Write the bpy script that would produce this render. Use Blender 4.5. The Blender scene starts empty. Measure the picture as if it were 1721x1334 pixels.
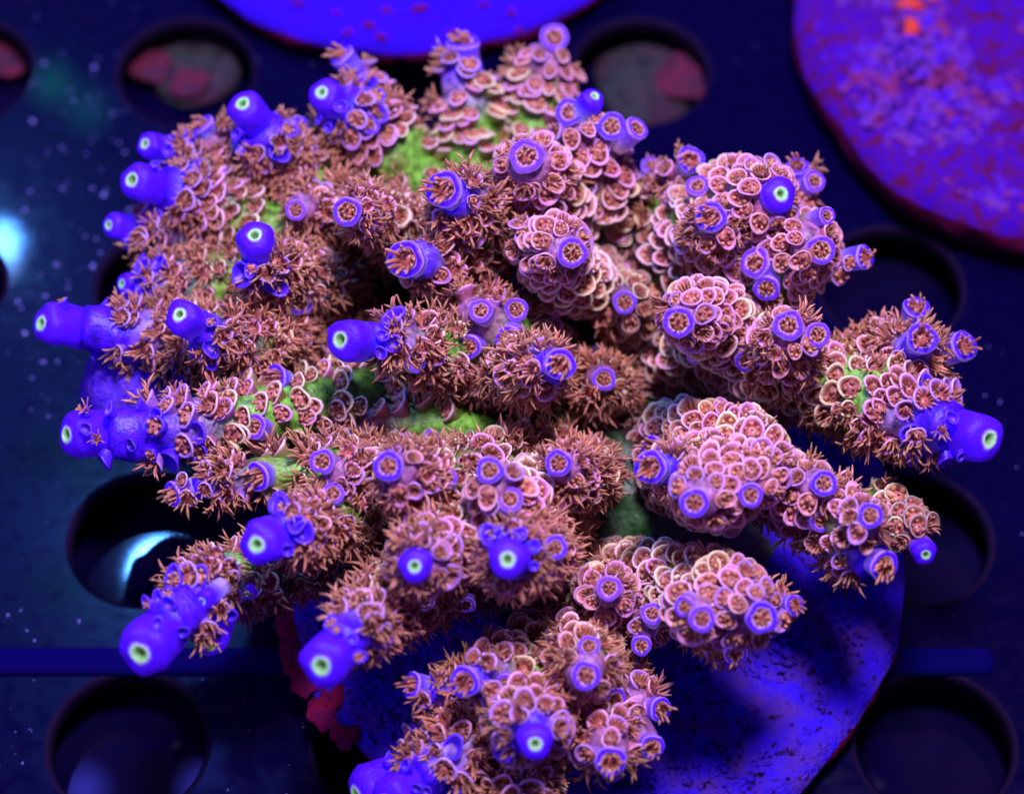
import bpy, math, random
import numpy as np
from mathutils import Matrix, Vector

RNG = np.random.default_rng(7)
random.seed(7)
sc = bpy.context.scene
col = sc.collection

# ------------------------------------------------------------------ camera
TILT = math.radians(33.0)
D = 45.0                                   # camera distance, one unit is about half a centimetre
VW = np.array([0.0, -math.sin(TILT), math.cos(TILT)])     # from the coral to the camera
UP = np.array([0.0, math.cos(TILT), math.sin(TILT)])
RT = np.array([1.0, 0.0, 0.0])
CAM = VW * D
cam_data = bpy.data.cameras.new('camera')
cam = bpy.data.objects.new('camera', cam_data)
col.objects.link(cam)
cam.location = CAM
cam.rotation_euler = (TILT, 0, 0)
cam_data.sensor_width = 36.0
cam_data.lens = 36.0 * D / 17.21
cam_data.clip_start = 0.5
cam_data.clip_end = 500
cam_data.dof.use_dof = True
cam_data.dof.focus_distance = D - 5.2
cam_data.dof.aperture_fstop = 0.11
sc.camera = cam


def ray(px, py):
    return -VW + ((px - 860.5) * RT + (667.0 - py) * UP) / 100.0 / D


def Ph(px, py, h):
    return CAM + (D - h) * ray(px, py)


def Pz(px, py, z):
    r = ray(px, py)
    return CAM + r * ((z - CAM[2]) / r[2])


def proj(P):
    """world points (n,3) -> px, py, h"""
    P = np.atleast_2d(P)
    h = P @ VW
    k = D / (D - h)
    return 860.5 + P @ RT * k * 100, 667.0 - P @ UP * k * 100, h


# ------------------------------------------------------------------ world and lamps
world = bpy.data.worlds.new('World')
sc.world = world
world.use_nodes = True
bg = world.node_tree.nodes['Background']
bg.inputs[0].default_value = (0.22, 0.10, 0.70, 1)
bg.inputs[1].default_value = 0.29

sc.view_settings.view_transform = 'Standard'
sc.view_settings.look = 'None'
sc.view_settings.gamma = 1.0
sc.view_settings.exposure = 0.0
sc.cycles.max_bounces = 6
sc.cycles.diffuse_bounces = 3
sc.cycles.glossy_bounces = 3
sc.cycles.transmission_bounces = 2
sc.cycles.caustics_reflective = False
sc.cycles.caustics_refractive = False


def lamp(name, loc, target, size, energy, colour, shape='DISK'):
    ld = bpy.data.lights.new(name, 'AREA')
    ld.shape = shape
    ld.size = size
    ld.energy = energy
    ld.color = colour
    lo = bpy.data.objects.new(name, ld)
    col.objects.link(lo)
    lo.location = loc
    d = Vector(target) - Vector(loc)
    lo.rotation_euler = d.to_track_quat('-Z', 'Y').to_euler()
    return lo


def mirrored(px, py, zplane, zlamp):
    """where a lamp must hang for its reflection in the level plane to be seen at this spot"""
    p = Pz(px, py, zplane)
    r = ray(px, py)
    r = r / np.linalg.norm(r)
    r = r * np.array([1, 1, -1])
    return p + r * ((zlamp - p[2]) / r[2])


FLOOR_Z = -1.0
LAMP_Z = 46.0
# the tank's light bar: one wide violet panel overhead and a row of small pucks behind it
lamp('light_panel', (5, 0, 52), (0, 0, 2), 10, 37500, (0.85, 0.66, 1.0))
lamp('side_panel', (-34, -20, 40), (0, 0, 2), 9, 3500, (0.45, 0.38, 1.0))
for px, py, zp, en, sz, c in ((2, 404, 0.0, 3800, 0.75, (0.08, 0.30, 1.0)), (4, 436, 0.0, 500, 0.5, (0.2, 0.4, 1.0)),
                              (86, 140, 0.0, 60, 1.3, (0.02, 0.7, 0.55)), (146, 184, 0.0, 50, 1.5, (0.02, 0.55, 0.6)),  # green and teal lamps added to make faint reflections on the rack
                              (272, 960, FLOOR_Z, 12000, 1.6, (0.08, 0.30, 1.0)),
                              (140, 1326, FLOOR_Z, 60, 1.4, (0.08, 0.08, 1.0)), (342, 1326, FLOOR_Z, 60, 1.4, (0.08, 0.08, 1.0))):
    loc = mirrored(px, py, zp, LAMP_Z)
    lamp('puck_lamp', tuple(loc), tuple(Pz(px, py, zp)), sz, en, c)


# ------------------------------------------------------------------ small tools
def tag(o, label=None, cat=None, group=None, kind=None):
    if label: o['label'] = label
    if cat: o['category'] = cat
    if group: o['group'] = group
    if kind: o['kind'] = kind
    return o


def mesh_np(name, V, F, C=None, mat=None, smooth=True):
    """V (n,3); F list of (m,k) index arrays; C (n,3) colours"""
    me = bpy.data.meshes.new(name)
    V = np.asarray(V, dtype=np.float32)
    me.vertices.add(len(V))
    me.vertices.foreach_set('co', V.ravel())
    Fs = [np.asarray(f, dtype=np.int32) for f in F if len(f)]
    nl = sum(f.size for f in Fs)
    npoly = sum(len(f) for f in Fs)
    me.loops.add(nl)
    me.loops.foreach_set('vertex_index', np.concatenate([f.ravel() for f in Fs]))
    me.polygons.add(npoly)
    tot = np.concatenate([np.full(len(f), f.shape[1], dtype=np.int32) for f in Fs])
    st = np.concatenate([[0], np.cumsum(tot)[:-1]]).astype(np.int32)
    me.polygons.foreach_set('loop_start', st)
    me.polygons.foreach_set('loop_total', tot)
    me.update(calc_edges=True)
    me.polygons.foreach_set('use_smooth', np.full(npoly, smooth))
    if C is not None:
        a = me.color_attributes.new('col', 'FLOAT_COLOR', 'POINT')
        c4 = np.ones((len(V), 4), dtype=np.float32)
        c4[:, :3] = C
        a.data.foreach_set('color', c4.ravel())
    if mat: me.materials.append(mat)
    me.update()
    return me


def link(name, me, parent=None, loc=None):
    o = bpy.data.objects.new(name, me)
    col.objects.link(o)
    if parent: o.parent = parent
    if loc is not None: o.location = loc
    return o


def grid_faces(nr, ns, off=0, closed=True):
    """quads of nr rings with ns points each"""
    i = np.arange(nr - 1)[:, None]
    j = np.arange(ns if closed else ns - 1)[None, :]
    j2 = (j + 1) % ns
    a = i * ns + j
    b = i * ns + j2
    return np.stack([a, b, b + ns, a + ns], -1).reshape(-1, 4) + off


def vnoise(P, f=1.0, seed=0):
    """smooth value noise, -1..1"""
    P = np.asarray(P) * f + 100.0 + seed * 17.3
    i = np.floor(P).astype(np.int64)
    t = P - i
    t = t * t * (3 - 2 * t)
    out = np.zeros(len(P))
    for dx in (0, 1):
        for dy in (0, 1):
            for dz in (0, 1):
                n = (i[:, 0] + dx) * 374761393 + (i[:, 1] + dy) * 668265263 + (i[:, 2] + dz) * 2147483647 + seed * 1013
                n = (n ^ (n >> 13)) * 1274126177
                n = (n ^ (n >> 16)) & 0xffff
                w = (t[:, 0] if dx else 1 - t[:, 0]) * (t[:, 1] if dy else 1 - t[:, 1]) * (t[:, 2] if dz else 1 - t[:, 2])
                out += w * (n / 32767.5 - 1)
    return out


def unit(v):
    v = np.asarray(v, dtype=float)
    return v / (np.linalg.norm(v, axis=-1, keepdims=True) + 1e-9)


def mix(a, b, t):
    return np.asarray(a) * (1 - t) + np.asarray(b) * t


# ------------------------------------------------------------------ materials
def new_mat(name):
    m = bpy.data.materials.new(name)
    m.use_nodes = True
    nt = m.node_tree
    return m, nt, nt.nodes['Principled BSDF']


def tissue_mat(name, rough=0.42, sss=0.12, nscale=9.0, amount=0.28, bump=0.25, spec=0.5, fluor_glow=0.0):
    m, nt, b = new_mat(name)
    at = nt.nodes.new('ShaderNodeAttribute'); at.attribute_name = 'col'
    tc = nt.nodes.new('ShaderNodeTexCoord')
    nz = nt.nodes.new('ShaderNodeTexNoise'); nz.inputs['Scale'].default_value = nscale
    nz.inputs['Detail'].default_value = 4
    nt.links.new(tc.outputs['Object'], nz.inputs['Vector'])
    mr = nt.nodes.new('ShaderNodeMapRange')
    mr.inputs['From Min'].default_value = 0.3; mr.inputs['From Max'].default_value = 0.7
    mr.inputs['To Min'].default_value = 1 - amount; mr.inputs['To Max'].default_value = 1 + amount
    nt.links.new(nz.outputs['Fac'], mr.inputs['Value'])
    vm = nt.nodes.new('ShaderNodeVectorMath'); vm.operation = 'SCALE'
    nt.links.new(at.outputs['Color'], vm.inputs[0]); nt.links.new(mr.outputs[0], vm.inputs['Scale'])
    nt.links.new(vm.outputs[0], b.inputs['Base Color'])
    b.inputs['Roughness'].default_value = rough
    b.inputs['Specular IOR Level'].default_value = spec
    b.inputs['Subsurface Weight'].default_value = sss
    b.inputs['Subsurface Radius'].default_value = (0.12, 0.05, 0.12)
    b.inputs['Subsurface Scale'].default_value = 1.0
    if fluor_glow:
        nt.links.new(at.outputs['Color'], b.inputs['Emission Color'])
        b.inputs['Emission Strength'].default_value = fluor_glow  # emission added: fluorescence that also evens out shading on the tips
    if bump:
        bp = nt.nodes.new('ShaderNodeBump'); bp.inputs['Strength'].default_value = bump; bp.inputs['Distance'].default_value = 0.03
        n2 = nt.nodes.new('ShaderNodeTexNoise'); n2.inputs['Scale'].default_value = nscale * 2.2; n2.inputs['Detail'].default_value = 3
        nt.links.new(tc.outputs['Object'], n2.inputs['Vector'])
        nt.links.new(n2.outputs['Fac'], bp.inputs['Height']); nt.links.new(bp.outputs[0], b.inputs['Normal'])
    return m


M_TISSUE = tissue_mat('coral_tissue', nscale=7, amount=0.7, bump=.7)
M_CUP = tissue_mat('corallite_skin', nscale=7, amount=0.25, bump=0.3)
M_POLYP = tissue_mat('polyp_flesh', rough=0.45, nscale=5, amount=0.4, bump=0.0, spec=0.65)
M_TIP = tissue_mat('growth_tip_skin', rough=0.5, sss=0.2, nscale=8, amount=0.28, bump=0.6, spec=.25, fluor_glow=0.28)

# ------------------------------------------------------------------ colours (pigment, linear)
BROWN = np.array([0.37, 0.092, 0.070])
BROWN_L = np.array([0.58, 0.20, 0.16])
BROWN_D = np.array([0.20, 0.06, 0.055])
BLUE = np.array([0.075, 0.004, 0.95])
PALEBLUE = np.array([0.26, 0.16, 0.95])
LIME = np.array([0.26, 0.62, 0.22])
GREEN = np.array([0.18, 0.50, 0.05])
TONES = {   # wall, rim
    'blue': ((0.09, 0.012, 0.92), (0.17, 0.05, 0.98)),
    'lilac': ((0.28, 0.14, 0.72), (0.55, 0.28, 1.0)),
    'pink': ((0.46, 0.14, 0.26), (0.88, 0.38, 0.80)),
    'rose': ((0.48, 0.16, 0.16), (0.92, 0.46, 0.56)),
    'mixed': ((0.26, 0.32, 0.06), (0.95, 0.64, 0.62)),
    'green': ((0.20, 0.44, 0.06), (0.90, 0.78, 0.42)),
    'dull': ((0.16, 0.10, 0.06), (0.34, 0.26, 0.18)),  # for cups deep between branches, shade put into their colour
}


# ------------------------------------------------------------------ pieces of the coral, in units of a cup's radius
def cup_piece(tone, seed):
    rg = np.random.default_rng(seed)
    wall, rim = map(np.array, TONES[tone])
    ns = 14
    ph = np.linspace(0, 2 * np.pi, ns, endpoint=False)
    lip = 0.55 + 0.45 * np.cos(ph)                      # outer lip is towards +X
    wob = 1 + 0.11 * np.sin(2 * ph + rg.uniform(0, 6)) + 0.07 * np.sin(3 * ph + rg.uniform(0, 6))
    hl = rg.uniform(0.35, 0.8)
    bw = mix(wall, BROWN, .35 if tone not in ('green', 'mixed') else .12)
    rows = [(-0.75, 0.74, 0, 0.0, bw), (0.0, 0.86, 0.2, 0.15, bw), (0.36, 0.99, 0.7, 0.25, mix(bw, rim, .25)),
            (0.56, 1.08, 1.0, 0.3, rim), (0.68, 1.03, 1.0, 0.3, mix(rim, (1, .85, 1), .42)), (0.69, 0.92, 1.0, 0.27, rim), (0.60, 0.82, .85, 0.25, mix(rim, BROWN, .55)), (0.34, 0.70, 0.6, 0.2, BROWN),
            (0.08, 0.58, 0.1, 0.1, BROWN_D)]
    if tone == 'blue': rows = [(z, q, l, sh, wall if n_ < 4 or n_ > 5 else rim) for n_, (z, q, l, sh, c) in enumerate(rows)]
    V, C = [], []
    for z, r, l, sh, c in rows:
        rr = r * wob
        V.append(np.stack([rr * np.cos(ph) + sh * 0.4 * l, rr * np.sin(ph), z + hl * l * lip - 0.42 * l * (1.1 - lip)], -1))
        back = (0.75 * (1 - lip) ** 1.5)[:, None] if z > .3 else 0      # the inner side has hardly any lip
        C.append(np.tile(c, (ns, 1)) * (1 - back) + np.asarray(wall if tone == 'blue' else mix(BROWN, bw, .4))[None] * back)
    V.append([[0, 0, 0.0]]); C.append([BROWN_D])
    nr = len(rows)
    F4 = grid_faces(nr, ns)
    b = (nr - 1) * ns
    F3 = np.array([[b + j, b + (j + 1) % ns, nr * ns] for j in range(ns)])
    return np.concatenate(V), F4, F3, np.concatenate(C)


def tentacle(base, d0, d1, L, w, c0, c1, nseg=4, ns=4, knob=1.15):
    """one bent finger; returns V, F4, C"""
    t = np.linspace(0, 1, nseg + 1)
    dirs = unit(np.outer(1 - t, d0) + np.outer(t, d1))
    pts = [np.array(base, float)]
    for i in range(nseg):
        pts.append(pts[-1] + dirs[i] * L / nseg)
    pts = np.array(pts)
    a = unit(np.cross(dirs, [0.31, 0.52, 0.79]))
    b = np.cross(dirs, a)
    rad = w * (1 - 0.35 * t); rad[-1] = w * 0.25 * knob
    rad[-2] = w * 0.8 * knob
    ph = np.linspace(0, 2 * np.pi, ns, endpoint=False)
    V = pts[:, None, :] + rad[:, None, None] * (np.cos(ph)[None, :, None] * a[:, None, :] + np.sin(ph)[None, :, None] * b[:, None, :])
    C = mix(np.asarray(c0)[None, None, :], np.asarray(c1)[None, None, :], t[:, None, None] ** 1.3) * np.ones((1, ns, 1))
    F = grid_faces(nseg + 1, ns)
    F = np.concatenate([F, [[nseg * ns + k for k in range(4)]]]) if ns == 4 else F
    return V.reshape(-1, 3), F, C.reshape(-1, 3)


def join(parts):
    V, F4, C, o = [], [], [], 0
    for v, f, c in parts:
        V.append(v); F4.append(f + o); C.append(c); o += len(v)
    return np.concatenate(V), np.concatenate(F4), np.concatenate(C)


def dome(r, z0, h, c0, c1, ns=10):
    ph = np.linspace(0, 2 * np.pi, ns, endpoint=False)
    V, C = [], []
    for k, (a, zz) in enumerate(((1.0, 0), (.85, .55), (.45, .92), (.12, 1.0))):
        bump = 1 + (0.16 * np.cos(5 * ph) if k < 3 else 0)
        V.append(np.stack([a * r * bump * np.cos(ph), a * r * bump * np.sin(ph), np.full(ns, z0 + h * zz)], -1))
        C.append(np.tile(mix(c0, c1, zz), (ns, 1)))
    return np.concatenate(V), grid_faces(4, ns), np.concatenate(C)


def polyp_piece(style, seed, warm=0.0):
    rg = np.random.default_rng(seed)
    jit = lambda: 1 + rg.uniform(-.18, .18)
    ol = rg.uniform(0, .55)
    c0 = mix(mix(BROWN, BROWN_D, 0.2), (0.30, 0.19, 0.05), ol) * jit()
    c1 = mix(mix(BROWN_L, (0.75, 0.42, 0.12), warm), (0.62, 0.34, 0.11), ol * .7) * jit()
    parts = []
    if style == 'ret':            # drawn in: a lobed button that fills the cup
        parts.append(dome(0.80, 0.2, 0.52, BROWN, mix(BROWN, BROWN_L, .6)))
        n = 5
        for k in range(n):
            a = 2 * np.pi * k / n + rg.uniform(-.2, .2)
            r = 0.5
            b = (r * np.cos(a) + .08, r * np.sin(a), 0.45)
            o = np.array([np.cos(a), np.sin(a), 0])
            parts.append(tentacle(b, o * .3 + [0, 0, 1], -o * rg.uniform(.2, .9) + [0, 0, .5], rg.uniform(.35, .6), rg.uniform(.20, .28), c0, c1, nseg=3, ns=4, knob=1.3))
    elif style == 'mid':
        parts.append(dome(0.6, 0.2, 0.35, BROWN_D, BROWN))
        n = 11
        for k in range(n):
            a = 2 * np.pi * k / n + rg.uniform(-.25, .25)
            o = np.array([np.cos(a), np.sin(a), 0])
            L = rg.uniform(.65, 1.15)
            parts.append(tentacle(o * .45 + [0, 0, .35], o * .35 + [0, 0, 1], o * rg.uniform(.5, 1.6) + [0, 0, .5] + rg.normal(0, .3, 3), L, rg.uniform(.09, .13), c0, c1, nseg=3, knob=1.3))
    else:                         # 'ext': long fingers spread wide
        parts.append(dome(0.6, 0.2, 0.3, BROWN_D, BROWN))
        n = 13
        for k in range(n):
            a = 2 * np.pi * k / n + rg.uniform(-.3, .3)
            o = np.array([np.cos(a), np.sin(a), 0])
            L = rg.uniform(.85, 1.75)
            parts.append(tentacle(o * .42 + [0, 0, .3], o * .4 + [0, 0, 1.1] + rg.normal(0, .15, 3), o * rg.uniform(.2, 1.9) + [0, 0, .4] + rg.normal(0, .7, 3), L, rg.uniform(.08, .12), c0, c1, nseg=3, knob=1.35))
    V, F, C = join(parts)
    return V, F, np.zeros((0, 3), int), C


NV = 7
CUPS = {(t, k): cup_piece(t, 10 * i + k) for i, t in enumerate(TONES) for k in range(NV)}
POLYPS = {(s, k): polyp_piece(s, 100 * i + k, warm=0.35 * (k % 2)) for i, s in enumerate(('ret', 'mid', 'ext')) for k in range(10)}

# ------------------------------------------------------------------ branches
# control points: place in view (x, y) and height z above the rack; radii in hundredths of a unit
# options: ext = how far polyps stretch (0 drawn in, 1 long), blue = length of blue skin below the tip, tip = C closed / O open / None
# green = how green the lower part is, sz = size of the cups, sc = regular scales, dull = darkened for deep shade
BR = [
    # upper left
    dict(p=[(760, 430, 2.4), (690, 300, 3.0), (620, 215, 3.8), (541, 157, 4.8)], r=(72, 78, 72, 34), ext=.55, tip='C', blue=70, green=.8, half='l'),
    dict(p=[(650, 230, 3.2), (612, 145, 3.9), (572, 92, 4.3)], r=(40, 36, 27), ext=.4, tip='OP', blue=55, root=0),
    dict(p=[(830, 420, 2.2), (800, 290, 2.8), (785, 180, 3.5), (778, 68, 4.3)], r=(66, 68, 64, 34), ext=.1, tip='OP', blue=45, green=1, bare=.5, half='l'),
    dict(p=[(900, 380, 2.2), (890, 250, 2.8), (912, 140, 3.5), (932, 62, 4.2)], r=(60, 66, 66, 30), ext=.05, tip='O', blue=14, green=1, bare=.5, half='l'),
    dict(p=[(640, 420, 2.2), (540, 330, 3.0), (468, 262, 3.8), (408, 176, 5.0)], r=(75, 75, 62, 36), ext=.9, tip='C', blue=95, green=.8),
    dict(p=[(520, 330, 3.0), (520, 250, 3.4), (500, 210, 3.9)], r=(50, 50, 22), ext=1, tip='OP', blue=15, root=0),
    dict(p=[(450, 320, 3.0), (385, 260, 3.6), (338, 208, 4.0)], r=(66, 55, 26), ext=.9, tip='OP', blue=22, root=0, green=.6),
    dict(p=[(620, 460, 2.2), (470, 400, 3.0), (330, 335, 3.6), (222, 303, 4.4)], r=(75, 80, 62, 37), ext=.7, tip='C', blue=100, green=.8),
    dict(p=[(420, 330, 3.2), (320, 270, 3.6), (244, 242, 4.1)], r=(62, 45, 27), ext=.9, tip='C', blue=50, root=0, green=.5),
    dict(p=[(420, 430, 2.8), (300, 395, 3.2), (183, 378, 3.6)], r=(64, 50, 27), ext=.8, tip='C', blue=60, root=0, green=.4),
    dict(p=[(620, 500, 2.6), (500, 470, 3.6), (440, 445, 4.6), (428, 395, 5.4)], r=(60, 64, 50, 37), ext=1, tip='C', blue=70, green=.4),
    dict(p=[(560, 520, 2.2), (400, 480, 2.9), (280, 485, 3.2), (205, 478, 3.4)], r=(70, 72, 60, 25), ext=1, tip='C', blue=35, green=.6),
    dict(p=[(600, 350, 3.2), (540, 350, 3.8), (497, 353, 4.5)], r=(55, 44, 22), ext=.7, tip='O', blue=8, root=0, green=.8),
    # left
    dict(p=[(640, 580, 2.2), (420, 580, 2.9), (230, 565, 3.4), (70, 543, 3.9)], r=(70, 74, 66, 41), ext=.9, tip='C', blue=150, green=.5),
    dict(p=[(560, 570, 2.8), (440, 580, 3.6), (350, 560, 4.4), (302, 530, 5.1)], r=(60, 62, 48, 36), ext=.9, tip='C', blue=70, green=.4),
    dict(p=[(860, 650, 2.2), (640, 660, 2.9), (440, 700, 3.6), (260, 725, 4.0), (113, 731, 4.2)], r=(60, 64, 70, 66, 46), ext=.35, tip='C', blue=160, green=1, bare=2.6, half='t'),
    dict(p=[(900, 690, 2.4), (770, 600, 3.6), (680, 575, 4.6), (572, 570, 5.3)], r=(60, 66, 52, 42), ext=.9, tip='C', blue=75, green=.5),
    dict(p=[(930, 640, 2.6), (840, 560, 3.6), (800, 530, 4.2), (785, 500, 4.4)], r=(70, 68, 56, 30), ext=.5, tip=None, blue=0, green=1, bare=.8),
    dict(p=[(900, 620, 2.8), (880, 620, 4.0), (943, 612, 5.3)], r=(60, 56, 33), ext=.7, tip='OP', blue=35, root=0),
    dict(p=[(900, 780, 1.9), (800, 722, 2.6), (690, 712, 2.9), (590, 700, 3.0)], r=(50, 56, 54, 40), ext=.3, tip=None, blue=0, green=1.3, naked=1),
    # lower left
    dict(p=[(800, 800, 2.4), (580, 790, 3.2), (420, 800, 3.6), (288, 832, 3.9)], r=(62, 62, 48, 27), ext=.8, tip='OP', blue=45, green=.5),
    dict(p=[(800, 850, 2.4), (640, 850, 3.2), (530, 880, 4.2), (432, 915, 5.2)], r=(70, 72, 58, 44), ext=.8, tip='C', blue=85, green=.5),
    dict(p=[(640, 900, 2.4), (480, 950, 3.0), (360, 985, 3.6), (236, 1098, 4.4)], r=(66, 62, 66, 55), ext=.85, tip='C', blue=140, green=.2),
    dict(p=[(460, 950, 3.0), (385, 985, 3.3), (360, 1060, 3.5), (352, 1085, 3.5)], r=(46, 40, 38, 32), ext=.6, tip='C', blue=110, root=0),
    dict(p=[(820, 940, 2.4), (700, 980, 3.3), (610, 1050, 4.2), (540, 1118, 5.0)], r=(70, 70, 58, 50), ext=.8, tip='C', blue=105, green=.4),
    # centre
    dict(p=[(820, 460, 2.6), (800, 400, 3.8), (785, 345, 5.0), (745, 318, 5.8)], r=(62, 70, 60, 40), ext=.8, tip='OP', blue=35, green=.3),
    dict(p=[(820, 500, 2.6), (770, 460, 3.8), (720, 440, 4.6), (680, 436, 5.2)], r=(55, 52, 48, 40), ext=.5, tip='OP', blue=40, green=.3),
    dict(p=[(730, 440, 2.6), (660, 380, 3.8), (615, 355, 4.8), (583, 356, 5.4)], r=(52, 54, 44, 31), ext=.7, tip='O', blue=16, green=.9),
    dict(p=[(980, 470, 2.4), (930, 350, 3.6), (898, 300, 4.8), (885, 262, 5.8)], r=(60, 78, 68, 37), ext=.2, tip='O', blue=12, green=.5),
    dict(p=[(1010, 430, 2.4), (1000, 330, 3.4), (985, 245, 4.4), (957, 188, 5.0)], r=(62, 74, 62, 30), ext=.15, tip='O', blue=30, green=.3),
    dict(p=[(990, 300, 3.4), (1010, 245, 4.2), (1028, 212, 5.0)], r=(50, 42, 30), ext=.2, tip='O', blue=40, root=0),
    dict(p=[(1020, 500, 2.4), (960, 470, 3.6), (930, 420, 4.8), (962, 424, 5.6)], r=(55, 60, 58, 32), ext=.1, tip='O', blue=14, green=.6),
    dict(p=[(920, 440, 4.0), (885, 400, 4.7), (875, 385, 4.9)], r=(44, 40, 22), ext=.1, tip=None, blue=0, root=0, green=.9),
    # lower centre
    dict(p=[(960, 780, 2.2), (840, 790, 3.2), (720, 810, 4.4), (652, 783, 5.6)], r=(62, 66, 66, 32), ext=.6, tip='O', blue=24, green=.4),
    dict(p=[(700, 800, 3.4), (600, 800, 4.2), (541, 775, 4.8)], r=(56, 50, 27), ext=.6, tip='O', blue=12, root=0, green=.4),
    dict(p=[(980, 820, 2.4), (900, 830, 3.6), (850, 850, 4.6), (823, 790, 5.6)], r=(60, 62, 58, 29), ext=.3, tip='O', blue=18, green=.4),
    dict(p=[(1000, 800, 2.4), (970, 800, 3.6), (938, 778, 4.9)], r=(56, 52, 28), ext=.6, tip='O', blue=18, green=.3),
    dict(p=[(900, 880, 2.6), (800, 890, 3.6), (720, 930, 4.6), (697, 952, 5.4)], r=(70, 78, 66, 34), ext=.5, tip='C', blue=30, green=.8),
    dict(p=[(930, 880, 2.6), (880, 920, 4.0), (853, 940, 5.6)], r=(66, 72, 40), ext=.8, tip='C', blue=52, green=.4),
    dict(p=[(920, 930, 3.0), (920, 930, 4.2), (933, 920, 5.0)], r=(40, 36, 26), ext=.8, tip='O', blue=18, root=0),
    # right of centre
    dict(p=[(1080, 560, 2.0), (1170, 420, 3.2), (1240, 350, 4.4), (1312, 326, 5.6)], r=(70, 90, 88, 36), ext=.05, tip='C', blue=22, green=.5),
    dict(p=[(1140, 560, 2.0), (1270, 480, 3.4), (1330, 420, 4.4), (1380, 420, 5.2)], r=(70, 88, 76, 31), ext=.05, tip='O', blue=14, green=.5),
    dict(p=[(1340, 420, 3.6), (1400, 440, 4.0), (1455, 432, 4.3)], r=(52, 40, 26), ext=.2, tip='OP', blue=60, root=0),
    dict(p=[(1290, 380, 3.6), (1340, 320, 4.0), (1340, 278, 4.4)], r=(60, 48, 24), ext=.3, tip='OP', blue=25, root=0),
    dict(p=[(1080, 520, 2.0), (1110, 380, 3.0), (1140, 310, 3.8), (1162, 268, 4.6)], r=(60, 56, 44, 29), ext=.4, tip='OP', blue=28, green=1, half='l'),
    dict(p=[(1050, 440, 2.2), (1080, 330, 3.0), (1097, 278, 3.5)], r=(48, 46, 24), ext=.5, tip='OP', blue=14, root=0),
    dict(p=[(1180, 430, 3.0), (1195, 400, 4.4), (1195, 364, 5.4)], r=(58, 54, 33), ext=.3, tip='OP', blue=24, root=0),
    dict(p=[(1100, 640, 2.2), (1210, 560, 3.6), (1180, 530, 4.8), (1140, 541, 5.7)], r=(60, 66, 60, 33), ext=.15, tip='O', blue=16, green=.4),
    dict(p=[(1150, 640, 2.2), (1290, 610, 3.4), (1320, 580, 4.6), (1325, 546, 5.4)], r=(64, 72, 60, 32), ext=.4, tip='O', blue=16, green=.4),
    dict(p=[(1080, 620, 1.8), (1060, 520, 2.6), (1050, 508, 3.6)], r=(60, 60, 25), ext=.2, tip='O', blue=8, green=1, dull=1),
    dict(p=[(1080, 620, 1.8), (1080, 440, 2.3), (1060, 400, 2.8)], r=(60, 64, 40), ext=.2, tip=None, blue=0, green=1, dull=1),
    dict(p=[(1040, 700, 1.6), (1010, 650, 2.6), (1015, 637, 3.4)], r=(56, 50, 25), ext=.7, tip='O', blue=8, green=1, dull=1),
    # right
    dict(p=[(1120, 680, 1.6), (1330, 640, 2.6), (1450, 670, 3.6), (1560, 710, 4.3), (1662, 738, 4.8)], r=(60, 70, 78, 72, 48), ext=.45, tip='C', blue=110, green=1, bare=2.5, half='r', droop=1),
    dict(p=[(1400, 650, 2.6), (1480, 600, 3.2), (1530, 590, 3.9), (1550, 568, 4.6)], r=(60, 62, 52, 33), ext=.6, tip='OP', blue=36, root=0, green=.3),
    dict(p=[(1500, 600, 3.2), (1530, 555, 3.7), (1541, 515, 4.1)], r=(44, 36, 28), ext=.8, tip='OP', blue=40, root=0),
    dict(p=[(1510, 620, 3.0), (1580, 600, 3.4), (1622, 580, 3.8)], r=(50, 40, 32), ext=.8, tip='OP', blue=50, root=0, droop=1),
    # lower right
    dict(p=[(1060, 780, 1.8), (1180, 800, 3.0), (1210, 810, 4.2), (1167, 845, 5.4)], r=(60, 84, 80, 31), ext=.1, tip='O', blue=18, green=.3),
    dict(p=[(1060, 760, 2.0), (1180, 740, 3.2), (1260, 770, 4.2), (1262, 832, 5.2)], r=(56, 66, 72, 26), ext=.1, tip='O', blue=14, green=.4),
    dict(p=[(1180, 800, 3.2), (1140, 790, 4.2), (1092, 785, 5.0)], r=(50, 44, 35), ext=.7, tip='OP', blue=46, root=0),
    dict(p=[(1260, 790, 3.0), (1340, 830, 3.8), (1385, 812, 4.8)], r=(62, 60, 28), ext=.3, tip='O', blue=30, root=0, green=.3),
    dict(p=[(1240, 790, 2.8), (1370, 850, 3.6), (1440, 880, 4.3), (1463, 866, 5.0)], r=(62, 64, 52, 27), ext=.3, tip='O', blue=20, root=0, green=.5),
    dict(p=[(1370, 860, 3.2), (1430, 920, 3.8), (1488, 952, 4.2)], r=(60, 52, 33), ext=.45, tip='OP', blue=35, root=0, green=.4),
    dict(p=[(1400, 850, 2.6), (1490, 860, 3.0), (1530, 890, 3.4), (1556, 932, 3.7)], r=(50, 50, 40, 25), ext=.2, tip='C', blue=30, root=0, green=.8, dull=.5),
    dict(p=[(1010, 940, 1.8), (1120, 980, 2.8), (1220, 1010, 3.8), (1281, 1038, 4.6)], r=(50, 66, 78, 34), ext=0., tip='O', blue=26, green=.7),
    dict(p=[(1130, 980, 2.8), (1170, 1020, 3.9), (1180, 1040, 4.8)], r=(60, 48, 28), ext=0., tip='O', blue=14, root=0),
    dict(p=[(1200, 1010, 3.0), (1290, 1020, 3.6), (1336, 1016, 4.0)], r=(60, 48, 22), ext=.2, tip='OP', blue=20, root=0),
    dict(p=[(1170, 1030, 2.8), (1220, 1070, 3.3), (1237, 1098, 3.6)], r=(50, 40, 25), ext=.4, tip='OP', blue=20, root=0, green=.4),
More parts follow.
